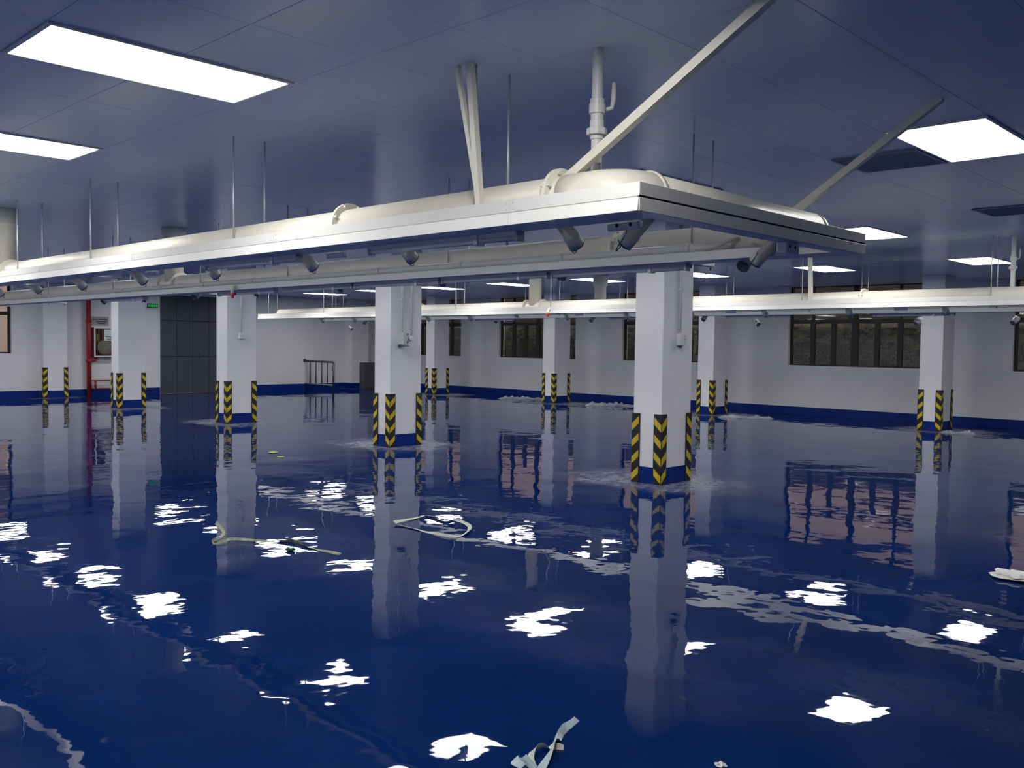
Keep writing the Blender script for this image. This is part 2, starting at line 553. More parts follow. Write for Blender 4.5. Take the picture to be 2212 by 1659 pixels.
# ------------------------------------------------------------------ windows
def window(name, label, axis, a, b):
    """a..b along the wall, 6 casements of which the middle mullion is thicker, transom lights above"""
    W = b - a
    t = thing(name, label, 'window', (XR + 0.09, a, 0) if axis == 'x' else (a, YF + 0.09, 0), kind='structure')
    # local: u along the wall, d outwards
    def B(u0, u1, d0, d1, z0, z1, bev=0.003):
        return bx(d0, d1, u0, u1, z0, z1, bev) if axis == 'x' else bx(u0, u1, d0, d1, z0, z1, bev)
    fz, tz0, tz1 = 0.022, 2.14, 2.23
    bm = B(0.001, W - 0.001, 0, 0.07, WIN_Z0, WIN_Z0 + 0.035)
    for args in ((0.001, W - 0.001, 0, 0.07, WIN_Z1 - fz, WIN_Z1 - 0.001), (0.001, 0.055, 0.001, 0.07, WIN_Z0 + 0.03, WIN_Z1 - fz), (W - 0.055, W - 0.001, 0.001, 0.07, WIN_Z0 + 0.03, WIN_Z1 - fz)):
        if axis == 'x':
            box(bm, args[2], args[3], args[0], args[1], args[4], args[5], 0.003)
        else:
            box(bm, args[0], args[1], args[2], args[3], args[4], args[5], 0.003)
    obj('frame', bm, 'frame', t)
    obj('transom', B(0.055, W - 0.055, -0.012, 0.07, tz0, tz1), 'frame', t)
    us = [0.055 + (W - 0.11) * k / 6 for k in range(7)]
    for k in range(1, 6):
        hw = 0.075 if k == 3 else 0.055
        obj('mullion', B(us[k] - hw, us[k] + hw, -0.005, 0.065, WIN_Z0 + 0.035, tz0), 'frame', t)
        hw = 0.06 if k == 3 else 0.03
        if k in (1, 3, 5):
            obj('mullion', B(us[k] - hw, us[k] + hw, 0.0, 0.065, tz1, WIN_Z1 - fz), 'frame', t)
    for k in range(6):
        l = us[k] + (0 if k == 0 else 0.075 if k == 3 else 0.055)
        r = us[k + 1] - (0 if k == 5 else 0.075 if k == 2 else 0.055)
        obj('pane', B(l, r, 0.03, 0.036, WIN_Z0 + 0.035, tz0, 0), 'glass', t)
    for k0, k1 in ((0, 1), (1, 3), (3, 5), (5, 6)):
        obj('transom_pane', B(us[k0] + (0.06 if k0 == 3 else 0.03 if k0 else 0), us[k1] - (0.06 if k1 == 3 else 0.03 if k1 < 6 else 0), 0.03, 0.036, tz1, WIN_Z1 - fz, 0), 'glass', t)
    return t
WLAB = ['dark framed window farthest away, beside the far corner column',
        'dark framed window behind the second far column, four casements in view',
        'dark framed window mostly hidden behind the nearest column',
        'wide dark framed window with six casements at right, clear of columns',
        'dark framed window cut by the right edge of the photo',
        'dark framed window on the right wall beyond the photo frame']
for n, ((a, b), lab) in enumerate(zip(WIN_R, WLAB)):
    window('window_%d' % (n + 1), lab, 'x', a, b)
window('window_7', 'dark framed window cut by the left edge, beige building outside', 'y', *WIN_L[0])
window('window_8', 'dark framed window on the left wall beyond the photo frame', 'y', *WIN_L[1])

# ------------------------------------------------------------------ steel door
t = thing('door_1', 'tall grey steel double door with recessed panel seams', 'door', (DOOR[0], YF, 0), kind='structure')
dw = DOOR[1] - DOOR[0]
obj('door_backing', bx(0.002, dw - 0.002, 0.055, 0.10, 0.004, 2.855), 'black', t)
ncol, zs = 5, [0.01, 1.075, 2.115, 2.85]
for r in range(3):
    for c in range(ncol):
        x0, x1 = 0.005 + (dw - 0.01) * c / ncol, 0.005 + (dw - 0.01) * (c + 1) / ncol
        obj('door_panel', bx(x0 + 0.006, x1 - 0.006, 0.03, 0.054, zs[r] + 0.008, zs[r + 1] - 0.008, 0.004), 'door', t)
obj('handle', tubem((dw / 2 - 0.06, 0.012, 1.0), (dw / 2 - 0.06, 0.012, 1.2), 0.012), 'steel', t)

# ------------------------------------------------------------------ columns with corner guards
def guard_parts(col, parent, loc, rotz, store={}):
    if 'g' not in store:
        bm = bmesh.new()
        e, Lg = 0.012, 0.10
        prism(bm, [(-e, -e + 0.004), (-e + 0.004, -e), (Lg - 0.004, -e), (Lg, -e + 0.004), (Lg, -0.0005), (-0.0005, -0.0005), (-0.0005, Lg), (-e + 0.004, Lg), (-e, Lg - 0.004)], 'z', 0.002, 0.80)
        store['g'] = obj('corner_guard', bm, 'black', parent)
        g = store['g']
        bm = bmesh.new()
        p = 0.0016
        for s in (0, 1):
            def P(u, z, d):
                return (u, -e - d, z) if s == 0 else (-e - d, u, z)
            poly = [(-e + 0.006, -0.085), (Lg - 0.012, 0.0), (Lg - 0.012, -0.082), (-e + 0.006, -0.167)]
            A = [bm.verts.new(P(u, z, 0)) for u, z in poly]
            Bv = [bm.verts.new(P(u, z, p)) for u, z in poly]
            for k in range(4):
                bm.faces.new((A[k], A[(k + 1) % 4], Bv[(k + 1) % 4], Bv[k]))
            bm.faces.new(A)
            bm.faces.new(Bv)
        bmesh.ops.recalc_face_normals(bm, faces=bm.faces)
        store['c'] = obj('chevron', bm, 'yellow', g, (0, 0, 0.765))
        for k in range(1, 4):
            dup(store['c'], g, (0, 0, 0.765 - 0.1935 * k))
    else:
        g = dup(store['g'], parent)
        for k in range(4):
            dup(store['c'], g, (0, 0, 0.765 - 0.1935 * k))
    g.location = loc
    g.rotation_euler = (0, 0, rotz)
    return g

def column(x0, x1, y0, y1, label, guards=(0, 1, 2, 3), name='column', group='columns of the hall'):
    t = thing(name, label, 'column', ((x0 + x1) / 2, (y0 + y1) / 2, 0), group)
    hx, hy = (x1 - x0) / 2, (y1 - y0) / 2
    obj('shaft', bx(-hx, hx, -hy, hy, 0.0, ZC, 0.006), 'column', t)
    bm = bmesh.new()
    e = 0.003
    box(bm, -hx - e, hx + e, -hy - e, hy + e, 0.001, 0.19)
    obj('base_band', bm, 'blue', t)
    cs = [(-hx, -hy, 0), (hx, -hy, PI / 2), (hx, hy, PI), (-hx, hy, -PI / 2)]
    for k in guards:
        guard_parts(t, t, (cs[k][0], cs[k][1], 0), cs[k][2])
    return t
column(8.48, 9.07, 5.84, 6.23, 'white column with striped corner guards, nearest in the photo, single conduit on its shaded face')
column(8.44, 9.04, 10.67, 11.05, 'white column with striped corner guards, twin conduits and a wall box on its right face')
column(8.49, 9.10, 15.62, 16.02, 'white column with striped corner guards beside the right edge of the grey steel door')
column(8.48, 9.10, 20.47, 20.85, 'white column with striped corner guards beside the red fire pipe')
column(18.14, 18.76, 6.10, 6.52, 'white column with striped corner guards at right, in front of the widest window')
column(18.18, 18.80, 11.12, 11.54, 'white column with striped corner guards just right of the nearest column')
column(18.20, 18.84, 16.00, 16.42, 'white column with striped corner guards, third of the far row, right of the thick vertical duct')
column(18.24, 18.84, 20.92, 21.30, 'white column with striped corner guards, smallest and farthest of the far row')
column(8.48, 9.08, 25.13, YF - 0.004, 'white wall pilaster with two striped corner guards left of the red pipe', (0, 1), 'pilaster', 'wall pilasters')
column(18.15, 18.85, 25.02, YF - 0.004, 'white wall pilaster without guards behind the low grey cabinet', (), 'pilaster', 'wall pilasters')

# ------------------------------------------------------------------ suspended rail frames and pipe loops
def rail_profile(w, two):
    """outline (depth u from the outer face inwards, z)"""
    if two:
        return [(-0.008, 2.122), (w, 2.122), (w, 2.176), (0.035, 2.176), (0.035, 2.236), (0.06, 2.236), (0.06, 2.240), (0.003, 2.240),
                (0.003, 2.183), (0.006, 2.1815), (0.006, 2.1785), (0.0, 2.177)]
    return [(0, 2.122), (w, 2.122), (w, 2.182), (0.006, 2.182), (0, 2.178)]

def rail_frame(x0, y_end, y_far, rods_y, tagname, label, seams0, battens_near, battens_far, braces):
    """x0 outer face of the near rail; frame runs from y_end (near end) to y_far"""
    t = thing('rail_frame', label, 'rail frame', (x0, y_end, 0), 'suspended rail frames')
    I = Matrix.Translation((-x0, -y_end, 0))
    def add(name, bm, m, parent=t):
        if parent is t:
            bm.transform(I)
        return obj(name, bm, m, parent)
    xf = x0 + 2.22                      # outer edge of the far rail
    cuts = [y_end] + [s for s in seams0 if y_end < s < y_far] + [y_far]
    for a, b in zip(cuts, cuts[1:]):
        add('rail_section', prism(bmesh.new(), [(x0 + u, z) for u, z in rail_profile(0.22, True)], 'y', a + 0.001, b - 0.001), 'rail')
    # end rail, facing the camera side
    add('end_rail', prism(bmesh.new(), [(y_end + 0.016 + u, z) for u, z in rail_profile(0.085, True)], 'x', x0 + 0.222, xf), 'rail')
    add('end_fascia', bx(x0 + 0.001, xf + 0.004, y_end - 0.004, y_end - 0.001, 2.122, 2.177, 0.001), 'rail')
    add('end_fascia', bx(x0 + 0.001, xf + 0.004, y_end - 0.003, y_end, 2.186, 2.240, 0.001), 'rail')
    add('shadow_gap_strip', bx(x0 + 0.004, xf, y_end + 0.001, y_end + 0.008, 2.1735, 2.1885), 'dark')  # black strip painting in the shade of the gap between the fascia tiers
    cuts = [y_end + 0.101] + [s + 0.5 for s in seams0 if y_end < s + 0.5 < y_far] + [y_far]
    for a, b in zip(cuts, cuts[1:]):
        add('rail_section', prism(bmesh.new(), [(x0 + 2.0 + u, z) for u, z in rail_profile(0.22, False)], 'y', a + 0.001, b - 0.001), 'rail')
    # threaded rods in pairs with a strut under the pipe
    rod = strut = None
    for y in rods_y:
        for side in (0, 1):
            px = x0 + 0.34 + 2.03 * side
            for dx in (-0.122, 0.122):
                if rod is None:
                    rod = add('threaded_rod', tubem((px + dx, y, 2.10), (px + dx, y, ZC), 0.0065, 8), 'rod')
                    r0 = (px + dx, y)
                else:
                    dup(rod, t, (px + dx - r0[0], y - r0[1], 0))
            if strut is None:
                strut = add('strut', bx(px - 0.15, px + 0.15, y - 0.02, y + 0.02, 2.125, 2.165, 0.003), 'greypaint')
                s0 = (px, y)
            else:
                dup(strut, t, (px - s0[0], y - s0[1], 0))
    # sway braces
    for a, b, s in braces:
        add('sway_brace', bar(a, b, s), 'cream')
    # socket boxes on the inner faces
    sk = None
    for (sx, sy) in [(x0 + 0.235, y_end + 0.25), (x0 + 0.235, y_end + 2.45), (x0 + 0.235, y_end + 5.0), (x0 + 0.235, y_end + 8.0)]:
        b = add('socket_box', bx(sx - 0.012, sx + 0.02, sy - 0.09, sy + 0.09, 2.085, 2.121, 0.006), 'tube') if sk is None else dup(sk[0], t, (sx - sk[1], sy - sk[2], 0))
        if sk is None:
            sk = (b, sx, sy)
            bm = bmesh.new()
            for q in (-0.045, 0.03):
                lathe(bm, [(0.009, 0), (0.009, 0.003)], 10, (sx - 0.0145, sy + q, 2.105), 'x')
            add('socket_hole', bm, 'dark')
    b = bx(x0 + 1.33, x0 + 1.47, y_end + 0.03, y_end + 0.09, 2.06, 2.121, 0.006)
    add('socket_box', b, 'tube')
    bm = bmesh.new()
    for q in (1.36, 1.42):
        lathe(bm, [(0.008, 0), (0.008, 0.003)], 10, (x0 + q, y_end + 0.027, 2.095), 'y')
    add('socket_hole', bm, 'dark')
    # splice screws in pairs at each seam of the front trim
    sc = bmesh.new()
    for s in seams0:
        if y_end < s < y_far - 0.1:
            for dy in (-0.022, 0.022):
                for z in (2.196, 2.225):
                    lathe(sc, [(0.0045, 0), (0.004, -0.003)], 8, (x0 + 0.003, s + dy, z), 'x')
    add('splice_screw', sc, 'tube')
    # far-side conduit lying on the rail
    cy0 = y_end + 0.95
    pts = [(x0 + 2.09, y_far - 0.4, 2.214), (x0 + 2.09, cy0 + 0.1, 2.214), (x0 + 2.092, cy0 + 0.03, 2.216), (x0 + 2.11, cy0 - 0.03, 2.224), (x0 + 2.16, cy0 - 0.07, 2.25), (x0 + 2.36, cy0 - 0.12, 2.30)]
    add('conduit', sweep(bmesh.new(), pts, [0.029, 0.029, 0.027, 0.02, 0.012, 0.012], 12), 'greypaint')
    cc = None
    for k in range(10):
        if cc is None:
            cc = add('conduit_coupling', lathe(bmesh.new(), [(0.034, 0), (0.034, 0.04)], 12, (x0 + 2.09, cy0 + 0.15, 2.214), 'y'), 'greypaint')
        else:
            dup(cc, t, (0, 1.1 * k, 0))
    return t

def batten(x, y, z, label, group):
    t = thing('tube_light', label, 'tube light', (x, y, z), group)
    store = batten.__dict__
    if 'p' not in store:
        bm = bmesh.new()
        prism(bm, [(-0.02, 0.0), (0.02, 0.0), (0.024, -0.022), (-0.024, -0.022)], 'y', 0, 1.2)
        h = obj('housing', bm, 'tube', t)
        d = obj('diffuser', sweep(bmesh.new(), [(0, 0.015, -0.026), (0, 1.185, -0.026)], 0.020, 12), 'tube', t)
        bm = bmesh.new()
        for yy in (0.0, 1.186):
            box(bm, -0.026, 0.026, yy, yy + 0.014, -0.05, 0.001, 0.002)
        e = obj('end_cap', bm, 'greypaint', t)
        c = obj('clip', bx(-0.028, 0.028, 0.28, 0.31, -0.052, 0.0015, 0.002), 'tube', t)
        store['p'] = (h, d, e, c)
    else:
        for p in store['p']:
            dup(p, t)
    return t

def elbow_pts(c, a0, a1, R, n=8):
    return [(c[0] + R * math.cos(a0 + (a1 - a0) * k / n), c[1] + R * math.sin(a0 + (a1 - a0) * k / n), c[2]) for k in range(n + 1)]

def pipe_loop(x0, y_end, y_far, label, flanges, stubs_near, stubs_far, vducts, pvc, red_at, drops=(), zpipe=2.285):
    t = thing('exhaust_pipe', label, 'pipe', (x0 + 0.34, y_end + 0.34, 2.18), 'exhaust pipe loops')
    O = Vector((x0 + 0.34, y_end + 0.34, 2.18))
    I = Matrix.Translation(-O)
    def add(name, bm, m, parent=t):
        bm.transform(I)
        return obj(name, bm, m, parent)
    r, z = 0.105, zpipe
    xn, xf, ye = x0 + 0.34, x0 + 2.37, y_end + 0.34
    R = 0.17
    add('pipe_run', tubem((xn, ye + R + 0.16, z), (xn, y_far, z), r, 28), 'cream')
    add('pipe_run', tubem((xf, ye + R, z), (xf, y_far, z), r, 28), 'cream')
    add('pipe_run', tubem((xn + R + 0.02, ye, z), (xf - R, ye, z), r, 28), 'cream')
    e = elbow_pts((xn + R, ye + R, z), PI, 1.5 * PI, R)
    add('elbow', sweep(bmesh.new(), [(xn, ye + R + 0.16, z)] + e + [(xn + R + 0.02, ye, z)], r + 0.003, 28), 'cream')
    e = elbow_pts((xf - R, ye + R, z), 1.5 * PI, 2 * PI, R)
    add('elbow', sweep(bmesh.new(), e, r + 0.003, 28), 'cream')
    bm = lathe(bmesh.new(), [(r + 0.004, 0), (r + 0.011, 0.002), (r + 0.011, 0.022), (r + 0.004, 0.024)], 28, (xn + R + 0.01, ye, z), 'x')
    add('coupling_ring', bm, 'cream')
    bm = lathe(bmesh.new(), [(r + 0.002, -0.02), (r + 0.006, 0), (0.04, 0.012)], 24, (xn, y_far, z), 'y')
    add('end_cap', bm, 'cream')
    for (side, y) in flanges:
        X = xn if side == 0 else xf
        f = add('flange', lathe(bmesh.new(), [(r, 0), (r + 0.036, 0.0), (r + 0.038, 0.003), (r + 0.038, 0.019), (r + 0.036, 0.022), (r, 0.022)], 32, (X, y, z), 'y', False), 'cream')
        bm = bmesh.new()
        for k in range(8):
            a = 2 * PI * (k + 0.5) / 8
            lathe(bm, [(0.010, -0.018), (0.010, 0.04)], 6, (X + (r + 0.022) * math.sin(a), y, z + (r + 0.022) * math.cos(a)), 'y', False)
        add('bolt', bm, 'cream', f)
    # capped nozzle stubs pointing inwards and down
    store = pipe_loop.__dict__
    def stub(pos, rotz, chain=True):
        """local: leaves along +x and down; pos = pipe centre"""
        if 's' not in store:
            d = Vector((0.74, 0, -0.67)).normalized()
            bm = sweep(bmesh.new(), [d * 0.07, d * 0.235, d * 0.2355, d * 0.30], [0.038, 0.038, 0.042, 0.042], 20)
            s = obj('nozzle', bm, 'cream', t)
            bm = sweep(bmesh.new(), [d * 0.3005, d * 0.306, d * 0.3065, d * 0.312], [0.0425, 0.0425, 0.032, 0.032], 20)
            c = obj('nozzle_cap', bm, 'capgrey', s)
            u, v = frame_of(d)
            bm = bmesh.new()
            for k in range(14):
                a = k / 13
                p = d * (0.306 - 0.07 * a) + Vector((0.012 + 0.035 * math.sin(PI * a), 0.041 * a + 0.02 * math.sin(PI * a), -0.055 * math.sin(PI * a)))
                q = d * (0.306 - 0.07 * (a + 0.07)) + Vector((0.012 + 0.035 * math.sin(PI * min(1, a + 0.07)), 0.041 * (a + 0.07) + 0.02 * math.sin(PI * (a + 0.07)), -0.055 * math.sin(PI * (a + 0.07))))
                sweep(bm, [p, q], 0.0035 if k % 2 else 0.002, 6)
            h = obj('cap_chain', bm, 'chain', s)
            store['s'] = (s, c, h)
        else:
            s = dup(store['s'][0], t)
            dup(store['s'][1], s)
            if chain:
                dup(store['s'][2], s)
        s.location = Vector(pos) - O
        s.rotation_euler = (0, 0, rotz)
    for y in stubs_near:
        stub((xn, y, z), 0)
    for y in stubs_far:
        stub((xf, y, z), PI)
    for x in (x0 + 0.66, x0 + 1.96):
        stub((x, ye, z), PI / 2)
    # riser ducts to the ceiling with side collars
    for side, y, funnel in vducts:
        X = xn if side == 0 else xf
        rv = 0.118
        prof = [(rv, z + 0.03), (rv, 2.80), (rv + 0.008, 2.805), (rv + 0.008, 2.83), (rv, 2.835), (rv, ZC - 0.001)]
        if funnel:
            prof = [(rv, z + 0.03), (rv, 2.73), (rv + 0.03, 2.79), (rv + 0.034, 2.82), (rv + 0.034, ZC - 0.001)]
        f = add('riser_duct', lathe(bmesh.new(), prof, 28, (X, y, 0)), 'cream')
        for s in (-1, 1):
            bm = bmesh.new()
            lathe(bm, [(r, s * 0.19), (r + 0.036, s * 0.19), (r + 0.036, s * 0.215), (r, s * 0.215)] if s > 0 else [(r, -0.215), (r + 0.036, -0.215), (r + 0.036, -0.19), (r, -0.19)], 28, (X, y, z), 'y', False)
            add('tee_collar', bm, 'cream', f)
    # white plastic drop pipe with ball valve and union
    for px, py in pvc:
        prof = [(0.027, 2.37), (0.027, 2.565), (0.032, 2.567), (0.032, 2.59), (0.047, 2.592), (0.047, 2.616), (0.033, 2.618), (0.034, 2.655), (0.031, 2.658), (0.031, 2.688),
                (0.040, 2.690), (0.040, 2.735), (0.034, 2.738), (0.034, 2.76), (0.027, 2.764), (0.027, ZC - 0.001)]
        v = add('drop_pipe', lathe(bmesh.new(), prof, 16, (px, py, 0), 'z', False), 'white_plastic')
        add('union_nut', lathe(bmesh.new(), [(0.046, 2.586), (0.050, 2.588), (0.050, 2.618), (0.046, 2.620)], 8, (px, py, 0), 'z', False), 'white_plastic', v)
        bm = sweep(bmesh.new(), [(px + 0.03, py - 0.03, 2.71), (px + 0.05, py - 0.05, 2.72), (px + 0.056, py - 0.056, 2.76), (px + 0.056, py - 0.056, 2.84)], [0.010, 0.010, 0.013, 0.010], 10)
        add('valve_lever', bm, 'white_plastic', v)
    if red_at:
        x, y, zz = red_at
        add('drain_elbow', sweep(bmesh.new(), [(x + 0.15, y, zz + 0.10), (x + 0.05, y, zz + 0.10), (x + 0.015, y, zz + 0.085), (x, y, zz + 0.05), (x, y, zz)], 0.022, 12), 'cream')
        bm = bx(x - 0.02, x + 0.02, y - 0.055, y + 0.055, zz - 0.005, zz + 0.02, 0.006)
        box(bm, x - 0.012, x + 0.012, y - 0.02, y + 0.02, zz - 0.035, zz + 0.03, 0.005)
        add('drain_valve', bm, 'redvalve')
    for (x, y, zz, ang) in drops:
        d = Vector((math.cos(ang) * 0.8, math.sin(ang) * 0.8, -0.6))
        p = Vector((x, y, zz))
        s = add('hose_coupling', sweep(bmesh.new(), [p - d * 0.07, p + d * 0.05], 0.042, 16), 'white_plastic')
        add('coupling_mouth', sweep(bmesh.new(), [p + d * 0.0505, p + d * 0.056], [0.041, 0.036], 16), 'capgrey', s)
        add('drop_wire', tubem(p + Vector((0, 0, 0.02)), (x, y, z - r + 0.01), 0.004, 6), 'rod', s)
    return t

X1, Y1 = 3.03, 2.22
rail_frame(X1, Y1, 20.3, [3.42, 5.88, 8.42, 10.35, 12.9, 15.4, 17.9, 20.1], 'a',
           'near suspended white rail frame with two-tier fascia, its corner at centre right',
           [2.96, 5.0, 7.04, 9.08, 11.12, 13.16, 15.2, 17.24, 19.28], (), (),
           [((3.37, 2.92, 2.36), (3.42, 1.86, 3.0), 0.042), ((5.40, 2.86, 2.36), (5.43, 1.88, 3.0), 0.042),
            ((3.235, 3.36, 2.20), (3.215, 3.43, 3.0), 0.034), ((3.235, 3.385, 2.35), (3.195, 3.505, 3.0), 0.024)])
pipe_loop(X1, Y1, 20.2, 'cream painted exhaust pipe loop lying on the near rail frame', [(0, 2.92), (0, 4.66), (1, 4.1)],
          [3.02, 4.33, 5.4, 6.77, 8.10, 9.49, 10.75, 12.0], [2.97, 4.5, 5.85, 7.35, 8.9, 10.3, 11.7, 13.0],
          [(0, 11.12, False), (1, 11.3, True)], [(3.47, 2.80)], (4.985, 9.05, 2.065))
X2 = 12.02
rail_frame(X2, Y1, 20.55, [3.57, 6.06, 8.5, 10.87, 13.4, 15.6, 17.98, 20.4], 'b',
           'far suspended white rail frame running behind the columns to the right edge',
           [2.96, 5.0, 7.04, 9.08, 11.12, 13.16, 15.2, 17.24, 19.28], (), (),
           [((12.36, 3.05, 2.36), (12.42, 2.0, 3.0), 0.042), ((12.24, 5.93, 2.20), (12.22, 5.95, 3.0), 0.05)])
pipe_loop(X2, Y1, 20.05, 'cream painted exhaust pipe loop lying on the far rail frame', [(0, 5.2), (0, 14.6)],
          [3.0, 4.2, 5.5, 6.8, 8.1, 9.4, 10.75, 12.0, 13.3, 14.6, 15.9, 17.2, 18.5], [3.6, 6.2, 8.9, 11.5, 14.2, 16.8, 19.0],
          [(0, 11.36, False), (1, 11.45, True)], [(12.46, 3.39)], (11.97, 10.70, 2.10),
          [(14.39, 7.95, 2.0, -2.0), (14.39, 5.22, 2.0, 2.6), (14.39, 3.87, 2.0, 2.8), (14.39, 19.9, 1.93, -1.2)], 2.258)

# unlit tube battens under the rails
for k, y in enumerate((3.06, 5.0)):
    batten(X1 + 0.19, y, 2.1215, ('unlit tube batten under the near rail, the one closer to the camera', 'unlit tube batten under the near rail, farther along to the left')[k], 'tube battens of the near rail frame')
FB = ['unlit tube batten crossing the top of the nearest column', 'unlit tube batten left of the nearest column top, second under the back rail',
      'unlit tube batten under the back rail, third from the nearest column', 'unlit tube batten under the back rail above the twin-conduit column',
      'unlit tube batten under the back rail left of the twin-conduit column', 'unlit tube batten under the back rail in front of the grey steel door']
for k, y in enumerate((3.36, 4.60, 5.84, 7.08, 8.45, 11.6)):
    batten(X1 + 2.12, y, 2.1215, FB[k], 'tube battens of the near rail frame')
for k, y in enumerate((4.6, 7.2, 9.8, 13.6, 17.5)):
    batten(X2 + 2.12, y, 2.1215, 'unlit tube batten under the far rail frame, %s from the right edge' % ('first', 'second', 'third', 'fourth', 'fifth')[k], 'tube battens of the far rail frame')

# ------------------------------------------------------------------ outlets on columns
def outlet(label, x, y, z, conduits, kind):
    """on a face that looks towards -y; x,z = centre of the box"""
    t = thing('power_outlet', label, 'outlet', (x, y, z), 'outlets on the columns')
    for cxo in conduits:
        obj('conduit', tubem((cxo, -0.017, 0.03), (cxo, -0.017, ZC - z - 0.002), 0.0155, 10), 'white_plastic', t)
        bm = bmesh.new()
        for q in (0.55, 1.05):
            box(bm, cxo - 0.028, cxo + 0.028, -0.035, -0.0005, q, q + 0.02, 0.003)
        obj('conduit_clip', bm, 'white_plastic', t)
    if kind == 'double':
        obj('back_box', bx(-0.045, 0.035, -0.055, -0.0005, -0.075, 0.06, 0.005), 'white_plastic', t)
        obj('cable_gland', lathe(bmesh.new(), [(0.012, -0.105), (0.026, -0.0755)], 12, (-0.005, -0.028, 0)), 'capgrey', t)
        p = obj('socket_plate', bx(0.038, 0.125, -0.02, -0.0005, -0.06, 0.06, 0.004), 'white_plastic', t)
        bm = bmesh.new()
        for qx in (0.06, 0.1):
            for qz in (0.03, 0.0, -0.035):
                box(bm, qx - 0.008, qx + 0.008, -0.0225, -0.0195, qz - 0.004, qz + 0.006)
        obj('socket_slot', bm, 'signgrey', p)
    elif kind == 'camera':
        obj('back_box', bx(-0.075, 0.01, -0.13, -0.0005, -0.10, 0.08, 0.006), 'greypaint', t)
        bm = bx(-0.085, 0.02, -0.14, -0.0005, -0.125, -0.112, 0.003)
        obj('bracket', bm, 'capgrey', t)
        bm = lathe(bmesh.new(), [(0.035, -0.09), (0.042, -0.085), (0.042, -0.02), (0.028, -0.0005)], 16, (0.075, 0, 0.0), 'y')
        p = obj('plug_socket', bm, 'white_plastic', t)
        bm = lathe(bmesh.new(), [(0.028, -0.15), (0.034, -0.145), (0.034, -0.091)], 16, (0.075, 0, 0.0), 'y')
        obj('plug', bm, 'white_plastic', p)
        bm = bmesh.new()
        for q in (0.055, -0.06):
            lathe(bm, [(0.014, -0.136), (0.014, -0.13)], 10, (0.0, 0, q), 'y')
        obj('knockout', bm, 'dark', t)
    else:
        obj('back_box', bx(-0.05, 0.05, -0.045, -0.0005, -0.055, 0.055, 0.006), 'white_plastic', t)
        obj('cover_screw', lathe(bmesh.new(), [(0.008, -0.049), (0.008, -0.0455)], 8, (0, 0, 0), 'y'), 'signgrey', t)
outlet('white double socket with one conduit on the nearest column', 8.79, 5.84, 1.655, [-0.005], 'double')
outlet('white box with plug and twin conduits on the second near-row column', 8.66, 10.67, 1.64, [-0.015, 0.165], 'camera')
outlet('small white switch box with thin conduit on the column by the grey door', 8.78, 15.62, 1.655, [0.0], 'single')

# ------------------------------------------------------------------ fire corner on the left wall
t = thing('fire_pipe', 'red vertical fire water pipe with thin side branch near the floor', 'pipe', (9.68, YF - 0.13, 0))
obj('riser', tubem((0, 0, 0.0), (0, 0, ZC), 0.062, 18), 'red', t)
for z in (0.92, 2.0):
    obj('pipe_clamp', lathe(bmesh.new(), [(0.075, z), (0.075, z + 0.09)], 18), 'red', t)
obj('branch', sweep(bmesh.new(), [(0.05, 0, 0.42), (1.4, 0, 0.42)], 0.018, 10), 'red', t)
obj('branch', tubem((0.17, 0, 0.20), (0.17, 0, 0.42), 0.03, 10), 'red', t)
obj('branch', tubem((0.05, 0, 0.205), (1.4, 0, 0.205), 0.02, 10), 'red', t)
obj('hydrant_branch', sweep(bmesh.new(), [(0.05, 0, 0.97), (0.16, 0, 0.97), (0.2, 0.01, 1.0), (0.2, 0.02, 1.05)], 0.035, 10), 'red', t)

t = thing('hose_cabinet', 'white framed fire hose cabinet with coiled hose behind glass', 'cabinet', (9.79, YF - 0.20, 1.07))
bm = bmesh.new()
box(bm, 0.0, 0.70, 0.18, 0.195, 0, 0.80)
for a in ((0, 0.70, 0.0, 0.18, 0, 0.02), (0, 0.70, 0.0, 0.18, 0.78, 0.80), (0, 0.02, 0.0, 0.18, 0.02, 0.78), (0.68, 0.70, 0.0, 0.18, 0.02, 0.78)):
    box(bm, *a)
obj('body', bm, 'red', t)
bm = bmesh.new()
for a in ((0, 0.70, -0.015, -0.001, 0, 0.035), (0, 0.70, -0.015, -0.001, 0.765, 0.80), (0, 0.035, -0.015, -0.001, 0.035, 0.765), (0.665, 0.70, -0.015, -0.001, 0.035, 0.765)):
    box(bm, *a, 0.003)
d = obj('door', bm, 'white_plastic', t)
obj('pane', bx(0.035, 0.665, -0.010, -0.006, 0.035, 0.765), 'glass', d)
obj('notice', bx(0.27, 0.62, -0.013, -0.011, 0.44, 0.75), 'paper', d)
bm = bmesh.new()
for k, (a, b) in enumerate(((0.30, 0.58), (0.30, 0.52), (0.34, 0.58))):
    box(bm, a, b, -0.0145, -0.0135, 0.55 - 0.035 * k, 0.565 - 0.035 * k)
obj('notice_print', bm, 'dark', d)
bm = lathe(bmesh.new(), [(0.05, 0.03), (0.06, 0.02), (0.20, 0.03), (0.205, 0.05), (0.205, 0.11), (0.20, 0.13), (0.06, 0.14)], 28, (0.31, 0, 0.26), 'y')
obj('hose_coil', bm, 'hose', t)
obj('nozzle', tubem((0.10, 0.08, 0.42), (0.12, 0.08, 0.62), 0.03, 12), 'yellowscrap', t)

t = thing('wall_sign', 'grey notice plate on the wall above the fire hose cabinet', 'sign', (9.76, YF - 0.01, 1.93))
obj('plate', bx(0, 0.50, -0.008, 0.0095, 0, 0.24, 0.002), 'signgrey', t)
bm = bmesh.new()
for a, b, z in ((0.05, 0.46, 0.15), (0.16, 0.46, 0.09), (0.20, 0.40, 0.04)):
    box(bm, a, b, -0.010, -0.0085, z, z + 0.03)
obj('print', bm, 'hatch', t)

